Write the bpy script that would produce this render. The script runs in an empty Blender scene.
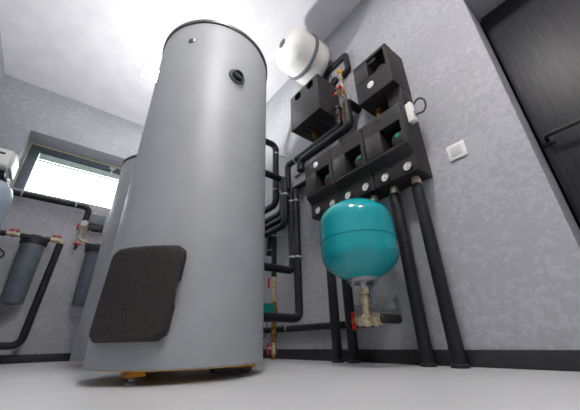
import bpy, bmesh, math, random
from mathutils import Vector, Matrix
random.seed(7)
PI = math.pi
SC = bpy.context.scene
COL = SC.collection

# ------------------------------------------------------------------ materials
def lin(c):
    return tuple((v/12.92 if v <= 0.04045 else ((v+0.055)/1.055)**2.4) for v in [x/255 for x in c]) + (1,)

def mat(name, rgb, rough=0.5, metal=0.0, coat=0.0, spec=0.5):
    m = bpy.data.materials.new(name); m.use_nodes = True
    b = m.node_tree.nodes['Principled BSDF']
    b.inputs['Base Color'].default_value = lin(rgb)
    b.inputs['Roughness'].default_value = rough
    b.inputs['Metallic'].default_value = metal
    b.inputs['Coat Weight'].default_value = coat
    b.inputs['Specular IOR Level'].default_value = spec
    return m

def nodes(m):
    return m.node_tree.nodes, m.node_tree.links, m.node_tree.nodes['Principled BSDF']

def noisy(m, rgb2, scale=20, detail=4, lo=0.4, hi=0.6, bump=0.0, stretch=None, distortion=0.0, rough2=None, dist=0.002):
    """mix the base colour with rgb2 by noise, optional bump"""
    N, L, b = nodes(m)
    tc = N.new('ShaderNodeTexCoord'); mp = N.new('ShaderNodeMapping')
    if stretch: mp.inputs['Scale'].default_value = stretch
    L.new(tc.outputs['Object'], mp.inputs['Vector'])
    n = N.new('ShaderNodeTexNoise'); n.inputs['Scale'].default_value = scale
    n.inputs['Detail'].default_value = detail; n.inputs['Distortion'].default_value = distortion
    L.new(mp.outputs['Vector'], n.inputs['Vector'])
    r = N.new('ShaderNodeValToRGB')
    r.color_ramp.elements[0].position = lo; r.color_ramp.elements[0].color = b.inputs['Base Color'].default_value
    r.color_ramp.elements[1].position = hi; r.color_ramp.elements[1].color = lin(rgb2)
    L.new(n.outputs['Fac'], r.inputs['Fac']); L.new(r.outputs['Color'], b.inputs['Base Color'])
    if bump:
        bp = N.new('ShaderNodeBump'); bp.inputs['Strength'].default_value = bump; bp.inputs['Distance'].default_value = dist
        L.new(n.outputs['Fac'], bp.inputs['Height']); L.new(bp.outputs['Normal'], b.inputs['Normal'])
    if rough2 is not None:
        mr = N.new('ShaderNodeMapRange'); mr.inputs['To Min'].default_value = b.inputs['Roughness'].default_value
        mr.inputs['To Max'].default_value = rough2
        L.new(n.outputs['Fac'], mr.inputs['Value']); L.new(mr.outputs['Result'], b.inputs['Roughness'])
    return m

def plaster(name, base, light, dark):
    m = mat(name, base, 0.62, spec=0.35)
    N, L, b = nodes(m)
    tc = N.new('ShaderNodeTexCoord')
    # large patches choose where the flaky trowel marks gather
    big = N.new('ShaderNodeTexNoise'); big.inputs['Scale'].default_value = 2.6; big.inputs['Detail'].default_value = 3
    L.new(tc.outputs['Object'], big.inputs['Vector'])
    fl = N.new('ShaderNodeTexNoise'); fl.inputs['Scale'].default_value = 34; fl.inputs['Detail'].default_value = 5
    fl.inputs['Roughness'].default_value = 0.68; fl.inputs['Distortion'].default_value = 0.45
    L.new(tc.outputs['Object'], fl.inputs['Vector'])
    ad = N.new('ShaderNodeMath'); ad.operation = 'MULTIPLY_ADD'; ad.inputs[1].default_value = 0.55
    L.new(big.outputs['Fac'], ad.inputs[0]); L.new(fl.outputs['Fac'], ad.inputs[2])
    r = N.new('ShaderNodeValToRGB'); e = r.color_ramp.elements
    e[0].position = 0.60; e[0].color = lin(dark)
    e[1].position = 0.70; e[1].color = lin(base)
    x = e.new(0.80); x.color = lin(base)
    x = e.new(0.835); x.color = lin(light)
    L.new(ad.outputs['Value'], r.inputs['Fac']); L.new(r.outputs['Color'], b.inputs['Base Color'])
    bp = N.new('ShaderNodeBump'); bp.inputs['Strength'].default_value = 0.25; bp.inputs['Distance'].default_value = 0.0025
    L.new(ad.outputs['Value'], bp.inputs['Height']); L.new(bp.outputs['Normal'], b.inputs['Normal'])
    return m

def emit(name, rgb, s):
    m = bpy.data.materials.new(name); m.use_nodes = True
    N, L = m.node_tree.nodes, m.node_tree.links
    N.clear(); o = N.new('ShaderNodeOutputMaterial'); e = N.new('ShaderNodeEmission')
    e.inputs['Color'].default_value = lin(rgb); e.inputs['Strength'].default_value = s
    L.new(e.outputs[0], o.inputs['Surface']); return m

def glassy(name):
    m = bpy.data.materials.new(name); m.use_nodes = True
    N, L = m.node_tree.nodes, m.node_tree.links
    N.clear(); o = N.new('ShaderNodeOutputMaterial')
    t = N.new('ShaderNodeBsdfTransparent'); g = N.new('ShaderNodeBsdfGlossy'); g.inputs['Roughness'].default_value = 0.02
    t.inputs['Color'].default_value = (0.93, 0.96, 0.95, 1)
    f = N.new('ShaderNodeFresnel'); f.inputs['IOR'].default_value = 1.45
    x = N.new('ShaderNodeMixShader')
    L.new(f.outputs[0], x.inputs[0]); L.new(t.outputs[0], x.inputs[1]); L.new(g.outputs[0], x.inputs[2]); L.new(x.outputs[0], o.inputs['Surface'])
    return m

M = {}
M['wall'] = plaster('grey_decorative_plaster', (163, 164, 170), (174, 175, 181), (158, 159, 165))
M['ceil'] = noisy(mat('white_ceiling_paint', (226, 226, 230), 0.8), (220, 220, 225), 6, 3)
M['floor'] = noisy(mat('pale_grey_resin_floor', (204, 204, 206), 0.28), (195, 196, 199), 3.5, 6, 0.35, 0.7, rough2=0.36)
M['base'] = noisy(mat('black_baseboard', (34, 34, 37), 0.42), (42, 42, 45), 30, 3)
M['doorw'] = noisy(mat('black_wood_grain', (30, 30, 35), 0.42, spec=0.35), (56, 56, 64), 7, 6, 0.45, 0.75, bump=0.25, stretch=(34, 34, 0.9), distortion=0.3)
M['black'] = noisy(mat('satin_black_metal', (22, 22, 24), 0.4, 0.3), (28, 28, 30), 40, 2)
M['gap'] = mat('gap_shade_black', (10, 10, 11), 0.9)
M['tank'] = noisy(mat('grey_tank_jacket', (152, 155, 159), 0.5), (148, 151, 155), 7, 3, rough2=0.56)
M['rim'] = noisy(mat('dark_grey_tank_lid', (84, 87, 92), 0.42), (78, 81, 86), 15, 3)
M['ochre'] = noisy(mat('ochre_foam_underside', (248, 196, 70), 0.85), (236, 180, 56), 25, 5)
M['gold'] = noisy(mat('yellow_painted_steel', (206, 146, 22), 0.5, 0.2), (160, 104, 18), 30, 4)
M['epp'] = noisy(mat('black_foam_shell', (36, 34, 34), 0.55, spec=0.3), (56, 53, 53), 420, 2, 0.45, 0.72, bump=0.3, dist=0.001)
M['epp2'] = noisy(mat('smooth_black_foam', (42, 41, 42), 0.45, spec=0.4), (52, 51, 51), 300, 2, 0.42, 0.72, bump=0.15, dist=0.0008)
M['pad'] = noisy(mat('dark_speckled_foam', (38, 35, 35), 0.65, spec=0.3), (74, 68, 67), 330, 2, 0.48, 0.72, bump=0.4, dist=0.0012)
M['pipe'] = noisy(mat('black_pipe_insulation', (27, 27, 30), 0.5, spec=0.3), (35, 35, 38), 60, 4, bump=0.12)
M['brass'] = noisy(mat('nickelled_brass', (208, 198, 178), 0.34, 0.75), (186, 166, 128), 60, 3)
M['brassy'] = noisy(mat('yellow_brass', (190, 142, 66), 0.32, 0.9), (150, 104, 44), 60, 3)
M['steel'] = noisy(mat('bright_steel', (190, 192, 194), 0.28, 0.9), (170, 172, 175), 40, 3)
M['zinc'] = noisy(mat('zinc_plated_steel', (172, 175, 177), 0.45, 0.25), (150, 154, 156), 35, 4)
M['red'] = noisy(mat('red_handle_plastic', (206, 28, 22), 0.4), (188, 22, 18), 30, 2)
M['teal'] = noisy(mat('glossy_teal_enamel', (0, 154, 162), 0.2, 0.0, 0.3), (0, 150, 158), 5, 2)
M['tealp'] = mat('teal_plastic', (0, 140, 128), 0.4)
M['white'] = noisy(mat('white_enamel', (228, 227, 223), 0.3, coat=0.3), (222, 221, 217), 8, 2)
M['whitep'] = noisy(mat('white_plastic', (232, 232, 230), 0.42), (226, 226, 224), 20, 2)
M['greyp'] = noisy(mat('grey_plastic', (150, 152, 156), 0.45), (143, 145, 149), 20, 2)
M['lgrey'] = noisy(mat('light_grey_switch_rocker', (206, 207, 205), 0.4), (200, 201, 199), 20, 2)
M['band'] = noisy(mat('grey_rubber_band', (116, 120, 124), 0.5), (108, 112, 116), 30, 2)
M['hous'] = noisy(mat('slate_filter_plastic', (98, 107, 116), 0.42), (90, 99, 108), 14, 3)
M['cap'] = noisy(mat('black_filter_head_plastic', (26, 27, 30), 0.45), (34, 35, 38), 40, 2)
M['soft'] = noisy(mat('pale_blue_vessel', (146, 160, 172), 0.4), (138, 152, 164), 10, 3)
M['winf'] = noisy(mat('anthracite_window_frame', (98, 108, 120), 0.45), (92, 102, 114), 20, 2)
M['foam'] = noisy(mat('cream_foam_strip', (226, 218, 178), 0.8), (206, 196, 150), 50, 3)
M['blind'] = noisy(mat('pale_blind_slat', (196, 204, 200), 0.5), (184, 194, 188), 20, 2)
M['glass'] = glassy('window_glass')
M['blue'] = mat('blue_clip_plastic', (40, 110, 200), 0.45)
M['cable'] = mat('black_cable_rubber', (20, 20, 22), 0.5)
M['amber'] = mat('amber_plastic', (226, 158, 30), 0.4)
M['face'] = noisy(mat('white_dial_face', (226, 228, 228), 0.35), (216, 218, 219), 30, 2)
M['ink'] = mat('dark_print', (60, 62, 66), 0.5)
M['redink'] = mat('red_print', (200, 60, 40), 0.5)
M['leddim'] = emit('soft_led_diffuser', (255, 250, 246), 70)
M['led'] = emit('led_diffuser', (255, 250, 246), 300)

# ------------------------------------------------------------------ mesh builder
class MB:
    def __init__(s): s.bm = bmesh.new(); s.mi = 0
    def merge(s, bm):
        for f in bm.faces: f.material_index = s.mi
        me = bpy.data.meshes.new('t'); bm.to_mesh(me); bm.free(); s.bm.from_mesh(me); bpy.data.meshes.remove(me); return s
    def mat(s, i): s.mi = i; return s
    def box(s, a, b, bev=0.0, seg=2):
        bm = bmesh.new(); bmesh.ops.create_cube(bm, size=1)
        a, b = Vector(a), Vector(b); c = (a+b)/2; d = b-a
        for v in bm.verts: v.co = Vector((v.co.x*d.x+c.x, v.co.y*d.y+c.y, v.co.z*d.z+c.z))
        if bev: bmesh.ops.bevel(bm, geom=bm.edges[:], offset=bev, segments=seg, affect='EDGES', profile=0.5)
        return s.merge(bm)
    def prism(s, poly, h0, h1, axis='x', bev=0.0, seg=2):
        """poly in the plane across the axis: x->(y,z)  y->(x,z)  z->(x,y)"""
        bm = bmesh.new()
        def P(u, w, h): return {'x': (h, u, w), 'y': (u, h, w), 'z': (u, w, h)}[axis]
        A = [bm.verts.new(P(u, w, h0)) for u, w in poly]; B = [bm.verts.new(P(u, w, h1)) for u, w in poly]
        n = len(poly)
        bm.faces.new(A); bm.faces.new(B[::-1])
        for i in range(n): bm.faces.new((A[i], B[i], B[(i+1) % n], A[(i+1) % n]))
        bmesh.ops.recalc_face_normals(bm, faces=bm.faces[:])
        if bev: bmesh.ops.bevel(bm, geom=bm.edges[:], offset=bev, segments=seg, affect='EDGES', profile=0.5)
        return s.merge(bm)
    def lathe(s, prof, o=(0, 0, 0), d=(0, 0, 1), n=32):
        """prof: list of (radius, height along d)"""
        bm = bmesh.new(); o = Vector(o); q = Vector((0, 0, 1)).rotation_difference(Vector(d).normalized())
        rings = []
        for r, h in prof:
            if r < 1e-6: rings.append([bm.verts.new(o + q @ Vector((0, 0, h)))])
            else: rings.append([bm.verts.new(o + q @ Vector((r*math.cos(2*PI*k/n), r*math.sin(2*PI*k/n), h))) for k in range(n)])
        for a, b in zip(rings, rings[1:]):
            for k in range(n):
                k2 = (k+1) % n
                if len(a) == 1 and len(b) == 1: continue
                if len(a) == 1: bm.faces.new((a[0], b[k], b[k2]))
                elif len(b) == 1: bm.faces.new((a[k], a[k2], b[0]))
                else: bm.faces.new((a[k], a[k2], b[k2], b[k]))
        for rg, flip in ((rings[0], True), (rings[-1], False)):
            if len(rg) > 2: bm.faces.new(rg[::-1] if flip else rg)
        bmesh.ops.recalc_face_normals(bm, faces=bm.faces[:])
        return s.merge(bm)
    def cyl(s, a, b, r, r2=None, n=20):
        a, b = Vector(a), Vector(b); L = (b-a).length; r2 = r if r2 is None else r2
        c = min(r, r2)*0.12
        return s.lathe([(r-c, 0), (r, c), (r2, L-c), (r2-c, L)], a, b-a, n)
    def tube(s, pts, r, fil=0.0, n=14, seg=7):
        pts = [Vector(p) for p in pts]; path = [pts[0]]
        for i in range(1, len(pts)-1):
            a, b, c = pts[i-1], pts[i], pts[i+1]
            u = (a-b).normalized(); w = (c-b).normalized()
            ang = u.angle(w)
            if fil <= 0 or ang > PI-0.02: path.append(b); continue
            t = min(fil/math.tan(ang/2), (a-b).length*0.48, (c-b).length*0.48); R = t*math.tan(ang/2)
            bis = (u+w).normalized(); ctr = b + bis*(R/math.sin(ang/2))
            p0, p1 = b+u*t, b+w*t; v0, v1 = (p0-ctr), (p1-ctr); q = v0.rotation_difference(v1)
            ax, an = q.to_axis_angle()
            for k in range(seg+1): path.append(ctr + Matrix.Rotation(an*k/seg, 3, ax) @ v0)
        path.append(pts[-1])
        bm = bmesh.new(); rings = []; nrm = None
        for i, p in enumerate(path):
            t = (path[min(i+1, len(path)-1)] - path[max(i-1, 0)]).normalized()
            if nrm is None:
                nrm = t.orthogonal().normalized()
            else:
                nrm = (nrm - t*nrm.dot(t)).normalized()
            bi = t.cross(nrm)
            rings.append([bm.verts.new(p + (nrm*math.cos(2*PI*k/n) + bi*math.sin(2*PI*k/n))*r) for k in range(n)])
        for a, b in zip(rings, rings[1:]):
            for k in range(n): bm.faces.new((a[k], a[(k+1) % n], b[(k+1) % n], b[k]))
        bm.faces.new(rings[0][::-1]); bm.faces.new(rings[-1])
        bmesh.ops.recalc_face_normals(bm, faces=bm.faces[:])
        return s.merge(bm)
    def build(s, name, m, parent=None, smooth=True, ang=35):
        me = bpy.data.meshes.new(name)
        if parent is not None:
            loc = Vector(parent.location) if parent.parent is None else Vector(parent.location)+Vector(parent.parent.location)
            bmesh.ops.translate(s.bm, verts=s.bm.verts[:], vec=-loc)
        s.bm.to_mesh(me); s.bm.free()
        for mm in (m if isinstance(m, (list, tuple)) else [m]): me.materials.append(M[mm])
        if smooth:
            me.polygons.foreach_set('use_smooth', [True]*len(me.polygons)); me.set_sharp_from_angle(angle=math.radians(ang))
        o = bpy.data.objects.new(name, me); COL.objects.link(o)
        if parent is not None: o.parent = parent
        return o

def tag(o, label, cat, group=None):
    o['label'] = label; o['category'] = cat
    if group: o['group'] = group
    return o
def thing(name, loc, label, cat, group=None):
    o = bpy.data.objects.new(name, None); o.empty_display_size = 0.05; o.location = loc; COL.objects.link(o)
    return tag(o, label, cat, group)
def struct(o): o['kind'] = 'structure'; return o
def copy_tree(o, parent=None):
    c = o.copy(); COL.objects.link(c)
    if parent is not None: c.parent = parent
    for ch in list(o.children): copy_tree(ch, c)
    return c
def cut(o, cutters):
    """boolean difference, result baked into the mesh"""
    cs = []
    for mb in cutters:
        c = mb.build('cutter', 'gap', None, smooth=False); cs.append(c)
        md = o.modifiers.new('b', 'BOOLEAN'); md.operation = 'DIFFERENCE'; md.object = c; md.solver = 'EXACT'
    if o.parent is not None:
        for c in cs: c.location = -Vector(o.parent.location); c.location += Vector(o.parent.location)
    dg = bpy.context.evaluated_depsgraph_get(); dg.update()
    me = bpy.data.meshes.new_from_object(o.evaluated_get(dg)); old = o.data
    o.modifiers.clear(); o.data = me; me.name = o.name; bpy.data.meshes.remove(old)
    me.polygons.foreach_set('use_smooth', [True]*len(me.polygons)); me.set_sharp_from_angle(angle=math.radians(35))
    for c in cs:
        m2 = c.data; bpy.data.objects.remove(c); bpy.data.meshes.remove(m2)
    return o

# ------------------------------------------------------------------ room
XL, XR, YF, YB, H = -3.245, 1.55, -0.925, 1.32, 2.519
DX0, DX1, DY, DZ = -0.134, 0.74, 1.53, 1.765       # door niche
WY0, WY1, WZ0, WZ1, WD = -0.586, 0.62, 1.385, 2.0, 0.25   # window opening

struct(MB().box((XL-0.5, YF-0.2, -0.1), (XR+0.2, YB+0.7, 0)).build('floor', 'floor', smooth=False))
struct(MB().box((XL-0.5, YF-0.2, H), (XR+0.2, YB+0.7, H+0.1)).build('ceiling', 'ceil', smooth=False))
b = MB().box((XL-0.5, YB, 0), (DX0, YB+0.6, H)).box((DX1, YB, 0), (XR+0.2, YB+0.6, H)).box((DX0, YB, DZ), (DX1, YB+0.6, H))
b.box((DX0, DY+0.06, 0), (DX1, YB+0.6, DZ))
struct(b.build('wall_back', 'wall', smooth=False))
b = MB().box((XL-0.4, YF, 0), (XL, WY0, H)).box((XL-0.4, WY1, 0), (XL, YB, H)).box((XL-0.4, WY0, 0), (XL, WY1, WZ0)).box((XL-0.4, WY0, WZ1), (XL, WY1, H))
struct(b.build('wall_left', 'wall', smooth=False))
struct(MB().box((XL-0.4, YF-0.15, 0), (XR+0.15, YF, H)).build('wall_front', 'wall', smooth=False))
struct(MB().box((XR, YF, 0), (XR+0.15, YB, H)).build('wall_right', 'wall', smooth=False))
bh = 0.059
struct(MB().box((XL, YB-0.012, 0), (DX0, YB, bh), 0.002).build('baseboard_back', 'base'))
struct(MB().box((XL, YF+0.012, 0), (XL+0.012, YB-0.012, bh), 0.002).build('baseboard_left', 'base'))
struct(MB().box((XL, YF, 0), (XR, YF+0.012, bh), 0.002).build('baseboard_front', 'base'))
struct(MB().box((XR-0.012, YF+0.012, 0), (XR, YB-0.012, bh), 0.002).build('baseboard_right', 'base'))
struct(MB().box((DX1, YB-0.012, 0), (XR-0.012, YB, bh), 0.002).build('baseboard_back.001', 'base'))

# door set back in a deep niche
door = MB().box((DX0+0.012, DY, 0.006), (DX1-0.012, DY+0.045, DZ-0.01), 0.002).build('door_1', 'doorw'); struct(door)
struct(MB().box((DX0, DY+0.03, 0), (DX0+0.0115, DY+0.06, DZ)).box((DX1-0.0115, DY+0.03, 0), (DX1, DY+0.06, DZ)).box((DX0+0.0115, DY+0.03, DZ-0.0095), (DX1-0.0115, DY+0.06, DZ)).build('gap_shade_strip_1', 'gap', smooth=False))  # black backing strips paint the shade in the gap around the door
hz = 0.872
hd = MB().box((-0.120, DY-0.008, hz-0.022), (-0.076, DY, hz+0.022), 0.002)
hd.tube([(-0.098, DY-0.008, hz), (-0.098, DY-0.05, hz), (0.045, DY-0.05, hz+0.002)], 0.009, 0.02, 12)
hd.build('door_handle', 'black', door)

# window: frame deep in the reveal, glass, blind, outside daylight
wx = XL-WD
F = MB()
fw, fh = 0.088, 0.055
F.box((wx-0.07, WY0, WZ0), (wx, WY0+fw, WZ1), 0.004).box((wx-0.07, WY1-fw, WZ0), (wx, WY1, WZ1), 0.004)
F.box((wx-0.07, WY0+fw, WZ0), (wx, WY1-fw, WZ0+fh), 0.004).box((wx-0.07, WY0+fw, WZ1-fh), (wx, WY1-fw, WZ1), 0.004)
win = struct(F.build('window_1', 'winf'))
i0, i1 = WY0+fw, WY1-fw
MB().box((wx-0.058, i0, WZ0+fh), (wx-0.053, i1, WZ1-fh)).build('window_pane', 'glass', win, smooth=False)
MB().box((wx+0.001, WY0+0.001, WZ1-0.011), (wx+0.02, WY1-0.001, WZ1-0.0005), 0.002).box((wx+0.001, WY0+0.0005, WZ0), (wx+0.012, WY0+0.009, WZ1-0.011), 0.002).build('foam_strip', 'foam', win)
tb = MB().box((wx, 0.145, WZ1-0.105), (wx+0.02, 0.163, WZ1-0.03), 0.003).box((wx+0.014, 0.122, WZ1-0.05), (wx+0.032, 0.186, WZ1-0.03), 0.004)
tb.build('window_catch', 'whitep', win)
bl = thing('venetian_blind', (wx-0.03, (i0+i1)/2, WZ1-fh-0.1), 'pale venetian blind drawn up at the top of the small window', 'blind')
MB().box((wx-0.040, i0+0.004, WZ1-fh-0.018), (wx-0.016, i1-0.004, WZ1-fh), 0.002).build('head_rail', 'winf', bl)
for k in range(5):
    z = WZ1-fh-0.024-k*0.0125
    MB().prism([(wx-0.040, z-0.003), (wx-0.016, z+0.002), (wx-0.016, z+0.0035), (wx-0.040, z-0.0015)], i0+0.006, i1-0.006, 'y').build('slat', 'blind', bl, smooth=False)
z = WZ1-fh-0.092
MB().box((wx-0.040, i0+0.006, z-0.012), (wx-0.016, i1-0.006, z), 0.002).build('bottom_rail', 'blind', bl)

# ------------------------------------------------------------------ ceiling lamps
def ceiling_lamp(x0, y0, label, s=0.18, led='led'):
    t = thing('ceiling_lamp', (x0, y0, H), label, 'lamp', 'small square ceiling lamps')
    f = MB(); w = 0.008; h = 0.014
    f.box((x0-s, y0, H-h), (x0-s+w, y0+s, H), 0.002).box((x0-w, y0, H-h), (x0, y0+s, H), 0.002)
    f.box((x0-s+w, y0, H-h), (x0-w, y0+w, H), 0.002).box((x0-s+w, y0+s-w, H-h), (x0-w, y0+s, H), 0.002)
    f.build('lamp_frame', 'whitep', t)
    MB().box((x0-s+w, y0+w, H-0.011), (x0-w, y0+s-w, H-0.003)).build('diffuser', led, t, smooth=False)
    return t
ceiling_lamp(-2.29, 0.115, 'small square ceiling lamp glowing just left of the big grey tank', led='leddim')
ceiling_lamp(-0.15, -0.02, 'small square ceiling lamp in the middle of the room')
ceiling_lamp(0.85, 0.2, 'small square ceiling lamp at the end of the room beyond the door')

# ------------------------------------------------------------------ big grey tanks
def tank(ax, ay, r, zb, zt, label, rbot=1.0, rtop=1.0):
    t = thing('storage_tank', (ax, ay, 0), label, 'tank', 'grey hot water tanks')
    MB().lathe([(r*rbot-0.004, zb), (r*rbot, zb+0.004), (r*rtop, zt-0.024), (r*rtop-0.004, zt-0.018)], (ax, ay, 0), (0, 0, 1), 128).build('jacket', 'tank', t)
    r0, r = r, r*rtop
    MB().lathe([(0.02, zt-0.02), (r+0.002, zt-0.024), (r+0.006, zt-0.021), (r+0.006, zt-0.004), (r-0.004, zt+0.002), (r-0.03, zt+0.006), (0, zt+0.008)], (ax, ay, 0), (0, 0, 1), 128).build('lid', 'rim', t)
    r = r0
    MB().lathe([(0, zb-0.001), (r-0.025, zb-0.001), (r-0.025, zb-0.004), (0, zb-0.006)][::-1], (ax, ay, 0), (0, 0, 1), 96).build('underside', 'ochre', t)
    return t
AX, AY, AR = -1.189, 0.42, 0.293
TB, TT = 0.037, 1.566
t1 = tank(AX, AY, AR, TB, TT, 'tall grey storage tank in the foreground with a dark foam pad on its front', 1.022, 0.993)
t2 = tank(-2.275, 0.448, 0.29, 0.03, 1.395, 'second grey storage tank standing behind the big one near the window')
def feet(t, ax, ay, angs, zb, rr):
    for a in angs:
        a = math.radians(a); c = Vector((ax+rr*math.cos(a), ay+rr*math.sin(a), 0))
        lg = MB().box((c.x-0.028, c.y-0.028, zb-0.019), (c.x+0.028, c.y+0.028, zb-0.004), 0.002).build('foot_bracket', 'gold', t)
        MB().lathe([(0.016, 0), (0.017, 0.003), (0.009, 0.006), (0.007, 0.007), (0.007, zb-0.018)], (c.x, c.y, 0), (0, 0, 1), 18).lathe([(0.013, 0.009), (0.013, 0.015)], (c.x, c.y, 0), (0, 0, 1), 6).build('levelling_foot', 'zinc', lg)
feet(t1, AX, AY, (-52, 68, 188), TB, 0.235)
feet(t2, -2.275, 0.444, (-150, -30, 90), 0.03, 0.225)
def polar(a, z, r, ax=AX, ay=AY):
    a = math.radians(a); return Vector((ax+r*math.cos(a), ay+r*math.sin(a), z))
# pipework and black drain under the tank
MB().box((AX+0.14, AY+0.05, TB-0.024), (AX+0.19, AY+0.19, TB-0.006), 0.004).build('drain_block', 'cap', t1)
for a, b in (((AX+0.06, AY-0.05, TB-0.011), (AX+0.2, AY-0.02, TB-0.004)), ((AX+0.17, AY+0.1, TB-0.011), (AX+0.21, AY+0.19, TB-0.004))):
    MB().box(a, b, 0.002).build('support_rail', 'gold', t1)
# curved foam pad
bm = bmesh.new()
SK = 5.0
a0, a1, z0, z1, rp, nz, na = -70.5, -25.5, 0.109, 0.383, AR+0.042, 18, 40
pad = MB()
def corner(u, v, rc):   # clip u,v in [0,1] square to a rounded outline (metres)
    return u, v
grid = {}
Wd = math.radians(a1-a0)*rp; Hd = z1-z0
def padpt(i, j, r, inset=0.0):
    u, v = i/na*Wd, j/nz*Hd; rc = 0.028
    # squeeze rows near the corners
    y = min(v, Hd-v); dx = 0
    if y < rc: dx = rc - math.sqrt(max(0, rc*rc-(rc-y)**2))
    lo, hi = dx+inset, Wd-dx-inset
    u = lo+(hi-lo)*i/na
    v = inset + (Hd-2*inset)*j/nz
    return polar(a0+math.degrees(u/rp)+SK*(v/Hd-0.5), z0+v, r)
for lay, (r, ins) in enumerate(((AR+0.001, 0.0), (rp-0.012, 0.0), (rp-0.003, 0.004), (rp, 0.012))):
    for i in range(na+1):
        for j in range(nz+1): grid[lay, i, j] = None
    for i in range(na+1):
        for j in range(nz+1):
            if lay in (0, 3) or i in (0, na) or j in (0, nz): grid[lay, i, j] = bm.verts.new(padpt(i, j, r, ins))
for lay in (0, 3):
    for i in range(na):
        for j in range(nz):
            q = [grid[lay, i, j], grid[lay, i+1, j], grid[lay, i+1, j+1], grid[lay, i, j+1]]
            bm.faces.new(q if lay == 3 else q[::-1])
loop = [(i, 0) for i in range(na)]+[(na, j) for j in range(nz)]+[(i, nz) for i in range(na, 0, -1)]+[(0, j) for j in range(nz, 0, -1)]
for lay in range(3):
    for k in range(len(loop)):
        a, c = loop[k], loop[(k+1) % len(loop)]
        bm.faces.new((grid[(lay,)+a], grid[(lay,)+c], grid[(lay+1,)+c], grid[(lay+1,)+a]))
bmesh.ops.recalc_face_normals(bm, faces=bm.faces[:])
pad.merge(bm)
po = pad.build('foam_pad', 'pad', t1, ang=50)
po['label'] = 'dark speckled foam pad low on the tank front'
nb = MB(); c = polar(a1-1.5, 0.245, rp-0.004); nb.box((-0.03, -0.013, -0.037), (0.012, 0.016, 0.037), 0.004)
bmesh.ops.rotate(nb.bm, verts=nb.bm.verts[:], cent=(0, 0, 0), matrix=Matrix.Rotation(math.radians(a1), 3, 'Z')); bmesh.ops.translate(nb.bm, verts=nb.bm.verts[:], vec=polar(a1+1.2, 0.241, AR+0.028))
# notch in the pad's right edge
po.location = (0, 0, 0)
nob = nb.build('cutter', 'gap', None, smooth=False)
md = po.modifiers.new('b', 'BOOLEAN'); md.operation = 'DIFFERENCE'; md.object = nob; md.solver = 'EXACT'
dg = bpy.context.evaluated_depsgraph_get(); dg.update()
me = bpy.data.meshes.new_from_object(po.evaluated_get(dg)); po.modifiers.clear(); po.data = me
me.polygons.foreach_set('use_smooth', [True]*len(me.polygons)); me.set_sharp_from_angle(angle=math.radians(50))
bpy.data.objects.remove(nob)
# sensor screw and black plug near the top
def radial(a, z, prof, m, name, parent, n=28):
    o = polar(a, z, AR); d = polar(a, z, AR+1)-o
    return MB().lathe(prof, o-d*0.002, d, n).build(name, m, parent)
radial(-46, 1.412, [(0.017, 0), (0.017, 0.004), (0.014, 0.007), (0.008, 0.0075), (0.008, 0.012), (0, 0.013)], 'steel', 'sensor_screw', t1)
radial(-1.1, 1.226, [(0.041, 0), (0.041, 0.005), (0.038, 0.008), (0.028, 0.008)], 'rim', 'plug_ring', t1)
radial(-1.1, 1.226, [(0.026, 0), (0.026, 0.02), (0.024, 0.024), (0.018, 0.024), (0.016, 0.016), (0, 0.016)], 'cap', 'plug', t1)
# ------------------------------------------------------------------ pump groups
def dial(t, x, y, z, s=0.022):
    MB().lathe([(s*1.22, -0.012), (s*1.22, 0.006), (s*1.1, 0.009), (s*1.02, 0.009), (s*1.0, 0.004)], (x, y, z), (0, -1, 0), 28).build('thermometer', 'cap', t)
    o = t.children[-1] if False else [c for c in COL.objects if c.parent == t and c.name.startswith('thermometer')][-1]
    MB().lathe([(0, 0.0042), (s, 0.0042), (s, 0.0055), (s*0.97, 0.0062), (0, 0.0062)], (x, y, z), (0, -1, 0), 28).build('dial_face', 'face', o)
    k = MB()
    for i in range(17):
        a = math.radians(-30+i*15); c, q = math.cos(a), math.sin(a)
        k.tube([(x+c*s*0.72, y-0.0064, z+q*s*0.72), (x+c*s*0.88, y-0.0064, z+q*s*0.88)], 0.0006, 0, 4)
    k.tube([(x-0.3*s*0.7, y-0.0068, z-0.3*s), (x+0.55*s*0.7, y-0.0068, z+0.55*s)], 0.0009, 0, 5)
    k.box((x-s*0.35, y-0.0068, z-s*0.5), (x+s*0.35, y-0.006, z-s*0.38))
    k.build('dial_marks', 'ink', o, smooth=False)
    k = MB()
    for i in range(5):
        a = math.radians(-62+i*9); c, q = math.cos(a), math.sin(a)
        k.tube([(x+c*s*0.78, y-0.0064, z+q*s*0.78), (x+c*s*0.93, y-0.0064, z+q*s*0.93)], 0.0013, 0, 4)
    k.build('warning_mark', 'redink', o, smooth=False)

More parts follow.
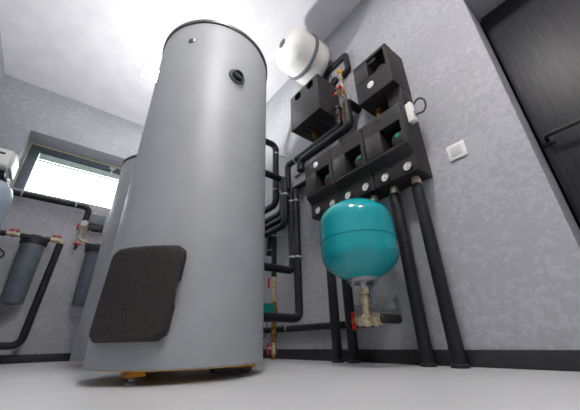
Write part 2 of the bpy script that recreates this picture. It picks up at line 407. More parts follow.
def pump_group(x0, label, badge):
    x1 = x0+0.2455; zt, zb, yf = 1.217, 0.817, 1.145
    t = thing('pump_group', ((x0+x1)/2, YB, zb), label, 'pump', 'black pump groups in the lower row')
    sh = MB().prism([(YB, zt), (yf+0.012, zt), (yf, zt-0.012), (yf, 0.955), (1.186, 0.911), (1.186, zb), (YB, zb)], x0, x1, 'x', 0.006, 3).build('shell', 'epp', t)
    c = MB().box((x0+0.108, yf-0.02, 0.970), (x0+0.226, yf+0.115, 1.108)).build('cutter', 'gap', None, smooth=False)
    md = sh.modifiers.new('b', 'BOOLEAN'); md.operation = 'DIFFERENCE'; md.object = c; md.solver = 'EXACT'
    dg = bpy.context.evaluated_depsgraph_get(); dg.update()
    me = bpy.data.meshes.new_from_object(sh.evaluated_get(dg)); sh.modifiers.clear(); sh.data = me
    me.polygons.foreach_set('use_smooth', [True]*len(me.polygons)); me.set_sharp_from_angle(angle=math.radians(35))
    bpy.data.objects.remove(c)
    MB().box((x0+0.012, yf-0.003, 0.972), (x0+0.106, yf+0.004, 1.108), 0.003).build('cover_panel', 'epp2', t)
    pm = MB().lathe([(0.046, 0), (0.046, 0.05), (0.04, 0.062), (0.03, 0.066), (0, 0.067)], (x0+0.184, yf+0.10, 1.03), (0, -1, 0.0), 28).build('pump_motor', 'cap', t)
    MB().lathe([(0.013, 0.064), (0.013, 0.071), (0.011, 0.073), (0, 0.073)], (x0+0.184, yf+0.10, 1.045), (0, -1, 0), 20).build('pump_knob', 'tealp', pm)
    if badge:
        bo = MB().lathe([(0, 0), (0.021, 0), (0.021, 0.003), (0.019, 0.004), (0, 0.004)], (x0+0.113, yf, 1.16), (0, -1, 0), 28).build('badge', 'face', t)
    else:
        k = MB()
        k.tube([(x0+0.113+0.021*math.cos(math.radians(a)), yf-0.001, 1.16+0.021*math.sin(math.radians(a))) for a in range(20, 165, 12)], 0.0028, 0, 6)
        k.build('embossed_arch', 'epp2', t)
    dial(t, x0+0.07, 1.185, 0.853); dial(t, x0+0.197, 1.185, 0.853)
    for dx in (0.0665, 0.1895):
        f = MB().lathe([(0.019, 0.01), (0.019, -0.012), (0.016, -0.014), (0.024, -0.016), (0.024, -0.036), (0.018, -0.04)], (x0+dx, 1.25, zb), (0, 0, 1), 8).build('union_nut', 'brass', t, ang=20)
    return t
pump_group(-1.266, 'leftmost black pump group of the lower row, with a round white badge', True)
pump_group(-1.0155, 'middle black pump group of the lower row, partly behind the teal vessel', False)
g3 = pump_group(-0.764, 'rightmost black pump group of the lower row, nearest the light switch', False)

# upper right mixing group
def upper_group():
    x0, x1, zb, zt, yf = -0.755, -0.515, 1.362, 1.665, 1.14
    t = thing('pump_group', (x0, YB, zb), 'single black pump group hung above the lower row, opening at its top', 'pump')
    sh = MB().box((x0, yf, zb), (x1, YB-0.001, zt), 0.005, 3).build('shell', 'epp', t)
    c = MB().box((x0+0.102, yf-0.02, zb+0.145), (x1-0.02, yf+0.115, zb+0.280)).build('cutter', 'gap', None, smooth=False)
    md = sh.modifiers.new('b', 'BOOLEAN'); md.operation = 'DIFFERENCE'; md.object = c; md.solver = 'EXACT'
    dg = bpy.context.evaluated_depsgraph_get(); dg.update()
    me = bpy.data.meshes.new_from_object(sh.evaluated_get(dg)); sh.modifiers.clear(); sh.data = me
    me.polygons.foreach_set('use_smooth', [True]*len(me.polygons)); me.set_sharp_from_angle(angle=math.radians(35))
    bpy.data.objects.remove(c)
    MB().box((x0+0.01, yf-0.003, zb+0.148), (x0+0.098, yf+0.004, zb+0.262), 0.003).build('cover_panel', 'epp2', t)
    MB().lathe([(0.042, 0), (0.042, 0.05), (0.036, 0.06), (0, 0.064)], (x0+0.155, yf+0.114, zb+0.2), (0, -1, 0), 28).build('pump_motor', 'cap', t)
    MB().lathe([(0, 0), (0.022, 0), (0.022, 0.003), (0.02, 0.004), (0, 0.004)], (x0+0.104, yf, zb+0.083), (0, -1, 0), 28).build('badge', 'face', t)
    MB().box((x0-0.004, yf+0.012, zt-0.05), (x0+0.16, yf+0.10, zt+0.018), 0.006).build('top_rib', 'epp', t)
    MB().box((x0+0.15, 1.2, 1.224), (x1-0.002, YB-0.001, zb+0.002), 0.004).build('rear_shell', 'epp', t)
    for dx in (0.055,):
        MB().lathe([(0.018, 0.01), (0.018, -0.01), (0.024, -0.012), (0.024, -0.032), (0.017, -0.036), (0.017, -0.12)], (x0+dx, 1.262, zb), (0, 0, 1), 8).build('union_nut', 'brassy', t, ang=20)
upper_group()

# upper left separator box with two round ports
x0, x1, y0, z0, z1 = -1.345, -1.03, 1.10, 1.540, 1.875
t = thing('separator_box', (x0, YB, z0), 'black cube shaped box with two round holes under the white vessel', 'box')
sh = MB().box((x0, y0, z0), (x1, YB-0.001, z1), 0.004, 2).build('casing', 'epp2', t)
cs = []
for hx in (-1.25, -1.11):
    c = MB().lathe([(0.037, 0), (0.037, 0.1)], (hx, y0-0.02, 1.828), (0, 1, 0), 32).build('cutter', 'gap', None, smooth=False); cs.append(c)
for i in range(5):
    c = MB().box((-1.09-i*0.042-0.012, 1.16, z0-0.01), (-1.09-i*0.042, 1.27, z0+0.012)).build('cutter', 'gap', None, smooth=False); cs.append(c)
for c in cs:
    md = sh.modifiers.new('b', 'BOOLEAN'); md.operation = 'DIFFERENCE'; md.object = c; md.solver = 'EXACT'
dg = bpy.context.evaluated_depsgraph_get(); dg.update()
me = bpy.data.meshes.new_from_object(sh.evaluated_get(dg)); sh.modifiers.clear(); sh.data = me
me.polygons.foreach_set('use_smooth', [True]*len(me.polygons)); me.set_sharp_from_angle(angle=math.radians(35))
for c in cs: bpy.data.objects.remove(c)
for hx in (-1.25, -1.11):
    MB().lathe([(0.0365, 0.012), (0.0395, -0.002), (0.036, -0.003), (0.0345, 0.012)], (hx, y0, 1.828), (0, 1, 0), 32).build('port_ring', 'cap', t)
MB().lathe([(0.014, 0.004), (0.014, -0.01), (0.019, -0.012), (0.019, -0.03), (0.014, -0.034), (0.014, -0.06)], (-1.24, 1.24, z0), (0, 0, 1), 8).build('port_fitting', 'brassy', t, ang=20)

# ------------------------------------------------------------------ vessels
# teal expansion vessel with neck, bracket, valve
vx, vy, vr = -0.810, 1.04, 0.170
zb, zt = 0.333, 0.716
def dome(r, zb, zt, k, R, steps=10):
    """torispherical profile: crown radius R, knuckle radius k"""
    am = math.asin((r-k)/(R-k))
    def head(sgn, z):
        o = [(R*math.sin(am*i/steps) if i else 0, z+sgn*R*(1-math.cos(am*i/steps))) for i in range(steps+1)]
        zc = R-(R-k)*math.cos(am)
        for i in range(1, steps+1):
            b = am+(PI/2-am)*i/steps; o.append((r-k+k*math.sin(b), z+sgn*(zc-k*math.cos(b))))
        return o
    return head(1, zb)+head(-1, zt)[::-1]
t = thing('expansion_vessel', (vx, vy, zb), 'glossy teal expansion vessel hanging in front of the pump groups', 'vessel')
body = dome(vr, zb, zt, 0.09, 0.21, 14)
MB().lathe(body, (vx, vy, 0), (0, 0, 1), 64).build('vessel_shell', 'teal', t, ang=60)
zm = (zb+zt)/2-0.012
MB().lathe([(vr-0.004, zm-0.006), (vr+0.003, zm-0.004), (vr+0.0035, zm), (vr+0.003, zm+0.004), (vr-0.004, zm+0.006)], (vx, vy, 0), (0, 0, 1), 64).build('weld_seam', 'teal', t, ang=60)
fl = MB().lathe([(0.062, zb+0.014), (0.066, zb+0.011), (0.066, zb-0.004), (0.06, zb-0.008), (0.03, zb-0.01), (0.018, zb-0.012), (0.018, zb-0.03)], (vx, vy, 0), (0, 0, 1), 40).build('flange', 'steel', t)
for i in range(6):
    a = i*PI/3+0.3; MB().lathe([(0.007, zb-0.016), (0.007, zb-0.004)], (vx+0.052*math.cos(a), vy+0.052*math.sin(a), 0), (0, 0, 1), 6).build('flange_bolt', 'zinc', fl, ang=20)

def hexnut(mb, o, d, r, h0, h1): return mb.lathe([(r*0.9, h0), (r, h0+0.002), (r, h1-0.002), (r*0.9, h1)], o, d, 6)
zc = 0.176
t = thing('vessel_valve', (vx, vy, zc), 'brass valve assembly with red butterfly handle under the teal vessel', 'valve')
k = MB().lathe([(0.015, zb-0.024), (0.015, zc)][::-1], (vx, vy, 0), (0, 0, 1), 20)
hexnut(k, (vx, vy, 0), (0, 0, 1), 0.024, zb-0.056, zb-0.03)
k.lathe([(0.019, zb-0.085), (0.022, zb-0.08), (0.022, zb-0.064), (0.019, zb-0.06)], (vx, vy, 0), (0, 0, 1), 20)
k.build('valve_neck', 'brass', t, ang=25)
k = MB().cyl((vx-0.052, vy, zc), (vx+0.07, vy, zc), 0.0165)
hexnut(k, (vx-0.05, vy, zc), (1, 0, 0), 0.024, 0.0, 0.022)
k.lathe([(0.02, 0), (0.026, 0.01), (0.026, 0.03), (0.02, 0.04)], (vx-0.02, vy, zc), (1, 0, 0), 22)
hexnut(k, (vx+0.03, vy, zc), (1, 0, 0), 0.026, 0.0, 0.02); k.lathe([(0.022, 0), (0.022, 0.022)], (vx+0.052, vy, zc), (1, 0, 0), 22)
k.build('valve_body', 'brass', t, ang=25)
MB().lathe([(0.009, 0), (0.011, 0.004), (0.011, 0.02), (0.008, 0.024)], (vx-0.052, vy, zc), (-1, 0, 0), 16).build('valve_stem', 'brassy', t)
h = MB().box((vx-0.079, vy-0.009, zc+0.004), (vx-0.068, vy+0.009, zc+0.036), 0.004).box((vx-0.079, vy-0.009, zc-0.036), (vx-0.068, vy+0.009, zc-0.004), 0.004).box((vx-0.081, vy-0.01, zc-0.01), (vx-0.072, vy+0.01, zc+0.01), 0.003)
h.build('valve_handle', 'red', t)
t = thing('vessel_bracket', (-0.87, YB, 0.2), 'zinc wall bracket plate and arm holding the valve under the teal vessel', 'bracket')
MB().prism([(-0.94, 0.225), (-0.925, 0.30), (-0.83, 0.30), (-0.825, 0.19), (-0.925, 0.20)], YB-0.004, YB, 'y').build('plate', 'zinc', t)
MB().box((-0.885, 1.12, 0.232), (-0.845, YB-0.004, 0.272), 0.004).box((-0.884, vy+0.02, 0.24), (-0.80, 1.13, 0.264), 0.004).build('arm', 'zinc', t)
for bx, bz in ((-0.843, 0.285), (-0.84, 0.205), (-0.91, 0.285), (-0.91, 0.215)):
    MB().lathe([(0.011, 0), (0.011, 0.003), (0.007, 0.004), (0.007, 0.01), (0, 0.01)], (bx, YB-0.004, bz), (0, -1, 0), 12).build('bolt', 'steel', t)

# white vessel lying on its side, high on the wall
wxv, wzv, wr = -1.165, 2.175, 0.178
ya, yb = 0.888, 1.285
t = thing('expansion_vessel', (wxv, YB, wzv), 'white expansion vessel mounted sideways high on the wall under the ceiling', 'vessel')
L = yb-ya
pr = dome(wr, 0, L, 0.075, 0.4, 14)
h2 = len(pr)//2
pr = [(a*(1-0.13*max(0, (0.19-h)/0.19)) if i < h2 else a, h) for i, (a, h) in enumerate(pr)]
MB().lathe(pr, (wxv, ya, wzv), (0, 1, 0), 64).build('vessel_shell', 'white', t, ang=60)
MB().lathe([(wr-0.004, 0.19), (wr+0.006, 0.192), (wr+0.008, 0.204), (wr+0.006, 0.216), (wr-0.004, 0.218)], (wxv, ya, wzv), (0, 1, 0), 64).build('clamp_band', 'band', t)
MB().lathe([(0, -0.004), (0.03, -0.004), (0.036, -0.002), (0.036, 0.014), (0, 0.014)], (wxv, ya, wzv), (0, 1, 0), 32).build('end_cap', 'rim', t)
MB().box((wxv-0.05, yb-0.03, wzv-0.05), (wxv+0.05, YB, wzv+0.05), 0.004).build('wall_mount', 'zinc', t)
k = MB().cyl((-1.06, 1.27, 2.19), (-1.06, YB, 2.19), 0.012).cyl((-1.06, 1.285, 2.175), (-1.06, 1.285, 2.215), 0.014).cyl((-1.12, 1.285, 2.19), (-1.06, 1.285, 2.19), 0.009)
k.build('side_valve', 'steel', t)

# ------------------------------------------------------------------ pipes
def pipe(pts, r, label, fil=0.05, name='insulated_pipe', clips=(), loc=None, group=None, m='pipe', n=16):
    t = thing(name, loc or pts[0], label, 'pipe', group)
    MB().tube(pts, r, fil, n).build('insulation', m, t, ang=60)
    for c in clips: clip(t, c[0], c[1], r, *c[2:])
    return t
def clip(t, p, d, r, wall=None, col='zinc'):
    """p: point on axis, d: axis direction; wall: point on the wall the stud reaches"""
    k = MB().lathe([(r+0.0005, -0.007), (r+0.0035, -0.006), (r+0.0035, 0.006), (r+0.0005, 0.007)], p, d, 20)
    if wall is not None: k.cyl(p, wall, 0.005, n=8)
    c = k.build('pipe_clip', 'zinc', t)
    if col == 'blue':
        p = Vector(p); q = p + Vector((0.2, -1, 0.3)).normalized()*(r+0.006)
        MB().box(q-Vector((0.007, 0.007, 0.007)), q+Vector((0.007, 0.007, 0.007)), 0.002).build('clip_tab', 'blue', c)

# the four drops to the floor
yp = 1.25
def drop(x, zt, label, r=0.026):
    t = thing('insulated_pipe', (x, yp, 0), label, 'pipe', 'black insulated pipes dropping to the floor')
    MB().lathe([(r*0.75, zt), (r*0.98, zt-0.02), (r, zt-0.05), (r, 0.06), (r*0.92, 0.05), (r*0.96, 0.02), (r*0.96, 0)][::-1], (x, yp, 0), (0, 0, 1), 24).build('insulation', 'pipe', t, ang=60)
    MB().lathe([(r+0.006, 0), (r+0.006, 0.01), (r+0.001, 0.014)], (x, yp, 0), (0, 0, 1), 24).build('floor_collar', 'cap', t)
    return t
drop(-0.7005, 0.785, 'black floor pipe right of the teal vessel, left one of the pair', 0.027)
drop(-0.577, 0.785, 'black floor pipe farthest right, nearest the door', 0.027)
drop(-1.196, 0.785, 'black floor pipe left of the teal vessel, left one of the pair', 0.026)
drop(-1.085, 0.785, 'black floor pipe passing behind the left edge of the teal vessel', 0.026)
for x, n in ((-0.947, 'left'), (-0.826, 'right')):
    pipe([(x, 1.25, 0.785), (x, 1.25, 0.52), (x, YB+0.004, 0.52)], 0.022, 'short black pipe turning into the wall behind the teal vessel, %s one' % n, 0.04)

# low horizontal pipe on the wall
pipe([(XL, 1.298, 0.19), (-1.0, 1.298, 0.18), (-0.985, YB+0.004, 0.18)], 0.0195,
     'thin black pipe running along the wall just above the baseboard', 0.02, clips=[((-1.69, 1.298, 0.185), (1, 0, 0), (-1.69, YB, 0.185), 'zinc')])
pipe([(vx+0.068, vy, zc), (vx+0.076, vy, zc), (vx+0.078, vy+0.10, zc)], 0.018, 'short black stub pipe on the right end of the brass vessel valve', 0.01)

# pair of long verticals left of the pump groups
pipe([(-1.555, 0.715, 0.545), (-1.555, 1.25, 0.545), (-1.555, 1.25, 1.16)], 0.026, 'long black upright pipe bending to the tank at mid height', 0.04,
     clips=[((-1.555, 1.25, 1.075), (0, 0, 1), (-1.555, YB, 1.075)), ((-1.555, 1.25, 0.64), (0, 0, 1), (-1.555, YB, 0.64))])
pipe([(-1.5, 0.70, 0.235), (-1.5, 1.25, 0.235), (-1.5, 1.25, 1.16)], 0.026, 'long black upright pipe bending to the tank low near the floor', 0.04,
     clips=[((-1.5, 1.25, 1.06), (0, 0, 1), (-1.5, YB, 1.06)), ((-1.5, 1.25, 0.63), (0, 0, 1), (-1.5, YB, 0.63))])

# tall vertical at far left with top elbow to the tank
pipe([(-1.715, 0.62, 1.69), (-1.715, 1.22, 1.69), (-1.715, 1.22, 1.11), (-2.3, 1.22, 1.11)], 0.027, 'tall black upright pipe nearest the tank, elbowed at its top', 0.05,
     clips=[((-1.715, 1.22, 1.6), (0, 0, 1), (-1.715, YB, 1.6), 'blue'), ((-1.715, 1.22, 1.24), (0, 0, 1), (-1.715, YB, 1.24))])
for i, (x, zt, zb2, w) in enumerate(((-1.66, 1.28, 1.035, 'first'), (-1.607, 1.25, 0.96, 'second'), (-1.553, 1.22, 0.89, 'third'))):
    pass
pipe([(-1.66, 1.245, 1.34), (-1.66, 1.245, 1.025), (-2.3, 1.245, 1.025)], 0.025, 'black pipe elbow just right of the tallest upright pipe', 0.05, clips=[((-1.66, 1.245, 1.205), (0, 0, 1), (-1.66, YB, 1.205))])
pipe([(-1.607, 1.22, 1.30), (-1.607, 1.22, 0.955), (-2.3, 1.22, 0.955)], 0.025, 'black pipe elbow third from the tank in the curved bundle', 0.05, clips=[((-1.607, 1.22, 1.165), (0, 0, 1), (-1.607, YB, 1.165))])
pipe([(-1.553, 1.19, 1.26), (-1.553, 1.19, 0.875), (-2.3, 1.19, 0.875)], 0.025, 'black pipe elbow nearest the two long upright pipes', 0.05, clips=[((-1.553, 1.19, 1.12), (0, 0, 1), (-1.553, YB, 1.12))])
# stub from tank to wall manifold
t = pipe([(-1.615, 0.64, 1.30), (-1.615, 1.19, 1.29)], 0.026, 'straight black pipe from tank to the wall with bare white end', 0.0)
MB().cyl((-1.615, 1.19, 1.29), (-1.615, 1.215, 1.29), 0.02).cyl((-1.615, 1.215, 1.29), (-1.615, YB, 1.29), 0.012).build('pipe_end', 'steel', t)

# horizontal feeders under the separator box
pipe([(-1.575, 1.24, 1.19), (-1.575, 1.24, 1.412), (-0.992, 1.24, 1.412), (-0.992, 1.24, 1.52)], 0.025,
     'black pipe running level under the cube box and down at its left', 0.03, clips=[((-1.47, 1.24, 1.412), (1, 0, 0), (-1.47, YB, 1.412))])
pipe([(-1.355, 1.19, 1.235), (-1.355, 1.19, 1.318), (-0.875, 1.19, 1.318), (-0.875, 1.19, 1.525), (-0.875, YB+0.004, 1.525)], 0.028,
     'thick black pipe looping up beside the single upper pump group', 0.035)
pipe([(-1.505, 1.262, 1.285), (-1.268, 1.262, 1.285)], 0.014, 'short pale bare pipe stub left of the lower pump row', 0, m='zinc')
pipe([(-1.56, 1.285, 1.195), (-1.2665, 1.285, 1.195)], 0.022, 'short level black pipe entering the leftmost pump group side', 0)
# fittings at the head of the separator drop
t = thing('pipe_elbow', (-0.992, 1.24, 1.5), 'black elbow fitting behind the lower right corner of the cube box', 'pipe')
MB().lathe([(0.031, 0), (0.031, 0.03), (0.024, 0.034), (0.024, 0.06), (0.03, 0.064), (0.03, 0.085)], (-0.992, 1.24, 1.5), (0, 0, 1), 20).build('insulation', 'pipe', t)
MB().cyl((-0.99, 1.24, 1.56), (-1.012, 1.24, 1.56), 0.018).build('union', 'steel', t)

# square pipe loop up by the white vessel
pipe([(-1.12, 1.296, 1.876), (-1.12, 1.296, 2.085), (-0.898, 1.296, 2.085), (-0.893, 1.296, 1.925), (-0.955, 1.296, 1.905)], 0.022, 'black pipe bent round three corners beside the white vessel', 0.02)

# safety group
sx, sy = -0.928, 1.235
t = thing('safety_group', (sx, sy, 1.62), 'brass safety group with gauge and red caps right of the cube box', 'valve')
k = MB().cyl((sx, sy, 1.64), (sx, sy, 1.86), 0.011)
hexnut(k, (sx, sy, 1.70), (0, 0, 1), 0.02, 0, 0.03); hexnut(k, (sx, sy, 1.80), (0, 0, 1), 0.018, 0, 0.025)
k.cyl((sx-0.05, sy, 1.75), (sx+0.01, sy, 1.75), 0.01).cyl((sx-0.06, sy, 1.715), (sx, sy, 1.715), 0.012); k.build('manifold_body', 'brass', t, ang=25)
MB().lathe([(0.012, 1.86), (0.017, 1.865), (0.017, 1.89), (0.012, 1.9), (0.008, 1.91), (0, 1.911)], (sx, sy, 0), (0, 0, 1), 16).build('air_vent', 'amber', t)
g = MB().lathe([(0.028, 0), (0.03, 0.004), (0.03, 0.024), (0.027, 0.027), (0.025, 0.024)], (sx-0.045, sy, 1.82), (0, -1, 0), 28).build('pressure_gauge', 'cap', t)
MB().lathe([(0, 0.018), (0.025, 0.018), (0.025, 0.0205), (0, 0.0205)], (sx-0.045, sy, 1.82), (0, -1, 0), 28).build('gauge_face', 'ink', g)
MB().cyl((sx-0.045, sy, 1.82), (sx, sy, 1.82), 0.008).build('gauge_stem', 'brass', t)
MB().lathe([(0.013, 0), (0.015, 0.004), (0.015, 0.02), (0.01, 0.026)], (sx, sy-0.01, 1.715), (0, -1, 0.2), 10).build('red_cap', 'red', t)
MB().lathe([(0.011, 0), (0.014, 0.004), (0.014, 0.018), (0.01, 0.022)], (sx-0.06, sy, 1.715), (-1, 0, 0), 10).build('red_cap', 'red', t)
MB().lathe([(0.014, 0), (0.018, -0.006), (0.018, -0.03), (0.012, -0.036)][::-1], (sx, sy, 1.69), (0, 0, 1), 14).build('relief_outlet', 'brassy', t)
t = thing('manifold_rail', (sx, YB, 1.44), 'pale steel upright strip on the wall between the two upper black boxes', 'bracket')
MB().box((sx-0.012, 1.29, 1.42), (sx+0.008, YB, 1.70), 0.002).build('strip', 'zinc', t)
t = thing('filling_valve', (-0.945, 1.25, 1.40), 'small brass valve with two red caps left of the thick looping pipe', 'valve')
k = MB().cyl((-0.945, 1.25, 1.40), (-0.945, 1.25, 1.55), 0.012); hexnut(k, (-0.945, 1.25, 1.42), (0, 0, 1), 0.02, 0, 0.025); k.cyl((-0.945, 1.25, 1.46), (-0.93, 1.30, 1.46), 0.01); k.build('valve_body', 'brassy', t, ang=25)
for z in (1.475, 1.505): MB().lathe([(0.009, 0), (0.011, 0.003), (0.011, 0.012), (0.007, 0.015)], (-0.945, 1.24, z), (0, -1, 0), 10).build('red_cap', 'red', t)
MB().lathe([(0.012, 0), (0.016, 0.004), (0.016, 0.022), (0.009, 0.028)], (-0.945, 1.25, 1.55), (0, 0, 1), 14).build('air_vent', 'amber', t)

# thin riser with valves, pump and drain, left
rx, ry = -1.774, 1.245
pipe([(rx, ry, 0.54), (rx, ry, 0.90)], 0.02, 'black upright pipe above the red handled valve and small teal pump', 0,
     clips=[((rx, ry, 0.86), (0, 0, 1), (rx, YB, 0.86), 'blue')])
def butterfly(t, p, d, up=(0, 0, 1), s=0.036):
    p = Vector(p); d = Vector(d).normalized(); up = Vector(up); w = up.cross(d).normalized()
    k = MB().cyl(p, p+d*0.022, 0.007)
    k.build('valve_stem', 'brass', t)
    q = p+d*0.022; k = MB(); up = (up - d*up.dot(d)).normalized()
    k.tube([q-up*s-d*0.004, q-up*s*0.5+d*0.002, q, q+up*s*0.5+d*0.002, q+up*s-d*0.004], 0.0075, 0.01, 8).lathe([(0.009, -0.004), (0.009, 0.004)], q, d, 12)
    k.build('valve_handle', 'red', t)
def inline_valve(z0, z1, label, x=rx, y=ry, hd=(-0.75, -1, 0)):
    t = thing('ball_valve', (x, y, z0), label, 'valve', None)
    k = MB().lathe([(0.013, z0), (0.013, z1)], (x, y, 0), (0, 0, 1), 18); hexnut(k, (x, y, 0), (0, 0, 1), 0.019, z0, z0+0.02); hexnut(k, (x, y, 0), (0, 0, 1), 0.019, z1-0.02, z1)
    zm = (z0+z1)/2; k.lathe([(0.016, zm-0.018), (0.02, zm-0.01), (0.02, zm+0.01), (0.016, zm+0.018)], (x, y, 0), (0, 0, 1), 18)
    k.build('valve_body', 'brass', t, ang=25)
    d = Vector(hd).normalized(); butterfly(t, Vector((x, y, zm))+d*0.016, d)
    return t
inline_valve(0.455, 0.54, 'upper red handled ball valve on the thin riser beside the tank')
t = thing('circulation_pump', (rx, ry, 0.26), 'small teal circulation pump on the thin riser beside the tank', 'pump')
k = MB().lathe([(0.015, 0.35), (0.015, 0.455)], (rx, ry, 0), (0, 0, 1), 18); hexnut(k, (rx, ry, 0), (0, 0, 1), 0.023, 0.38, 0.405); hexnut(k, (rx, ry, 0), (0, 0, 1), 0.02, 0.425, 0.445); k.build('union', 'brass', t, ang=25)
k = MB().lathe([(0.016, 0.215), (0.018, 0.25), (0.03, 0.265), (0.03, 0.325), (0.018, 0.34), (0.016, 0.36)], (rx, ry, 0), (0, 0, 1), 22); hexnut(k, (rx, ry, 0), (0, 0, 1), 0.023, 0.345, 0.365); k.build('pump_housing', 'brassy', t, ang=25)
pm = MB().box((rx-0.02, ry-0.15, 0.275), (rx+0.06, ry-0.032, 0.345), 0.008).build('pump_motor', 'tealp', t)
MB().box((rx-0.015, ry-0.157, 0.28), (rx+0.055, ry-0.149, 0.34), 0.003).build('pump_label', 'whitep', pm)
MB().tube([(rx+0.0, ry-0.06, 0.272), (rx+0.02, ry-0.07, 0.16), (rx-0.03, ry-0.09, 0.10), (rx-0.12, ry-0.09, 0.06)], 0.0035, 0.05, 8).build('pump_cable', 'cable', t)
inline_valve(0.03, 0.10, 'lower red handled ball valve on the riser near the floor')
t = thing('check_valve', (rx, ry, 0.10), 'brass strainer fitting between the pump and lower valve', 'valve')
k = MB().lathe([(0.013, 0.10), (0.013, 0.215)], (rx, ry, 0), (0, 0, 1), 18); hexnut(k, (rx, ry, 0), (0, 0, 1), 0.02, 0.105, 0.122); hexnut(k, (rx, ry, 0), (0, 0, 1), 0.02, 0.19, 0.212); k.cyl((rx, ry, 0.13), (rx+0.035, ry-0.025, 0.165), 0.014)
k.lathe([(0.016, 0.13), (0.021, 0.14), (0.021, 0.165), (0.016, 0.18)], (rx, ry, 0), (0, 0, 1), 18); k.build('valve_body', 'brassy', t, ang=25)
t = thing('riser_pipe', (rx, ry, 0), 'short bare brass pipe entering the floor below the lower red valve', 'pipe')
MB().cyl((rx, ry, 0), (rx, ry, 0.03), 0.013).lathe([(0.02, 0), (0.02, 0.004)], (rx, ry, 0), (0, 0, 1), 18).build('pipe_stub', 'brassy', t)
# second short drop hidden at the tank edge
pipe([(-1.90, 1.285, 0.74), (-1.90, 1.285, 0.90)], 0.022, 'short black upright pipe at the edge of the big tank', 0, clips=[((-1.90, 1.285, 0.78), (0, 0, 1), (-1.90, YB, 0.78), 'blue')])

# ------------------------------------------------------------------ sensor box, switch
t = thing('sensor_box', (-0.487, 1.22, 1.1), 'small white sensor box with a looped black cable on the rightmost pump group', 'sensor')
MB().box((-0.5183, 1.195, 1.095), (-0.482, 1.23, 1.215), 0.006).build('sensor_case', 'whitep', t)
MB().box((-0.483, 1.2, 1.12), (-0.476, 1.226, 1.15), 0.002).build('connector', 'greyp', t)
MB().lathe([(0.009, 0), (0.009, 0.008), (0.006, 0.016), (0, 0.017)], (-0.499, 1.215, 1.215), (0, 0, 1), 14).build('wire_nut', 'amber', t)
MB().tube([(-0.49, 1.22, 1.21)]+[(-0.460+0.032*math.cos(math.radians(a)), 1.235, 1.185+0.048*math.sin(math.radians(a))) for a in range(140, -71, -15)]+[(-0.479, 1.213, 1.13)], 0.005, 0, 10).build('cable', 'cable', t)

t = thing('light_switch', (-0.3855, YB, 0.894), 'square white light switch on the plaster between pumps and door', 'switch')
MB().box((-0.4255, YB-0.009, 0.8535), (-0.3455, YB, 0.9345), 0.003, 3).build('frame', 'whitep', t)
MB().box((-0.411, YB-0.0115, 0.868), (-0.360, YB-0.008, 0.920), 0.0015).build('rocker', 'lgrey', t)

# ------------------------------------------------------------------ water treatment by the window wall
FX = XL+0.125
def filt(cy, z0, z1, label, r0=0.072, r1=0.079):
    t = thing('water_filter', (FX, cy, z0), label, 'filter', 'slate water filter housings')
    MB().lathe([(0, z0), (r0*0.5, z0), (r0*0.9, z0+0.006), (r0, z0+0.022), (r1, z1-0.02), (r1, z1)], (FX, cy, 0), (0, 0, 1), 40).build('bowl', 'hous', t)
    MB().lathe([(r1+0.003, z1-0.012), (r1+0.012, z1-0.008), (r1+0.013, z1+0.03), (r1+0.007, z1+0.036), (0.02, z1+0.036)], (FX, cy, 0), (0, 0, 1), 36).build('lock_ring', 'cap', t)
    k = MB().lathe([(r1, z1+0.034), (r1, z1+0.05), (r1*0.8, z1+0.062), (0.02, z1+0.066)], (FX, cy, 0), (0, 0, 1), 24)
    k.box((FX-0.02, cy-r1-0.02, z1+0.036), (FX+0.02, cy+r1+0.02, z1+0.072), 0.006).box((FX-0.012, cy-0.03, z1+0.06), (FX+0.012, cy+0.03, z1+0.08), 0.004)
    k.build('filter_head', 'cap', t)
    MB().box((XL, cy-0.05, z1+0.04), (XL+0.006, cy+0.05, z1+0.12), 0.002).box((XL, cy-0.03, z1+0.05), (FX-0.015, cy+0.03, z1+0.064), 0.002).build('wall_bracket', 'zinc', t)
    return t
f1y, f2y = -0.252, 0.195
filt(f1y, 0.405, 0.885, 'slate grey water filter nearest the left edge of the room')
filt(f2y, 0.415, 0.885, 'slate grey water filter partly hidden by the second tank')
zp = 0.939
def bvalve(y0, y1, label, x=FX):
    t = thing('ball_valve', (x, y0, zp), label, 'valve')
    k = MB().cyl((x, y0, zp), (x, y1, zp), 0.013); L = y1-y0
    hexnut(k, (x, y0, zp), (0, 1, 0), 0.019, 0, 0.018); hexnut(k, (x, y1, zp), (0, -1, 0), 0.019, 0, 0.018)
    ym = (y0+y1)/2; k.lathe([(0.015, -0.018), (0.02, -0.009), (0.02, 0.009), (0.015, 0.018)], (x, ym, zp), (0, 1, 0), 18)
    k.build('valve_body', 'brass', t, ang=25)
    butterfly(t, (x, ym, zp+0.015), (0, 0, 1), (0, 1, 0), 0.032)
    return t
bvalve(f1y-0.185, f1y-0.10, 'red handled ball valve on the left side of the nearer water filter')
bvalve(f1y+0.098, f1y+0.17, 'red handled ball valve on the right side of the nearer water filter')
pipe([(FX, YF+0.01, zp), (FX, f1y-0.187, zp)], 0.023, 'level black pipe feeding the nearer water filter from the left', 0)
t = pipe([(FX, f1y+0.172, zp-0.025), (FX, f1y+0.135, 0.12), (FX, YF+0.01, 0.12)], 0.026, 'black pipe dropping from the nearer filter and turning left above the baseboard', 0.06,
     clips=[((FX, -0.30, 0.12), (0, 1, 0), (XL, -0.30, 0.12), 'blue')])
MB().cyl((FX, f1y+0.172, zp+0.016), (FX, f1y+0.172, zp-0.03), 0.016).build('elbow', 'brass', t)
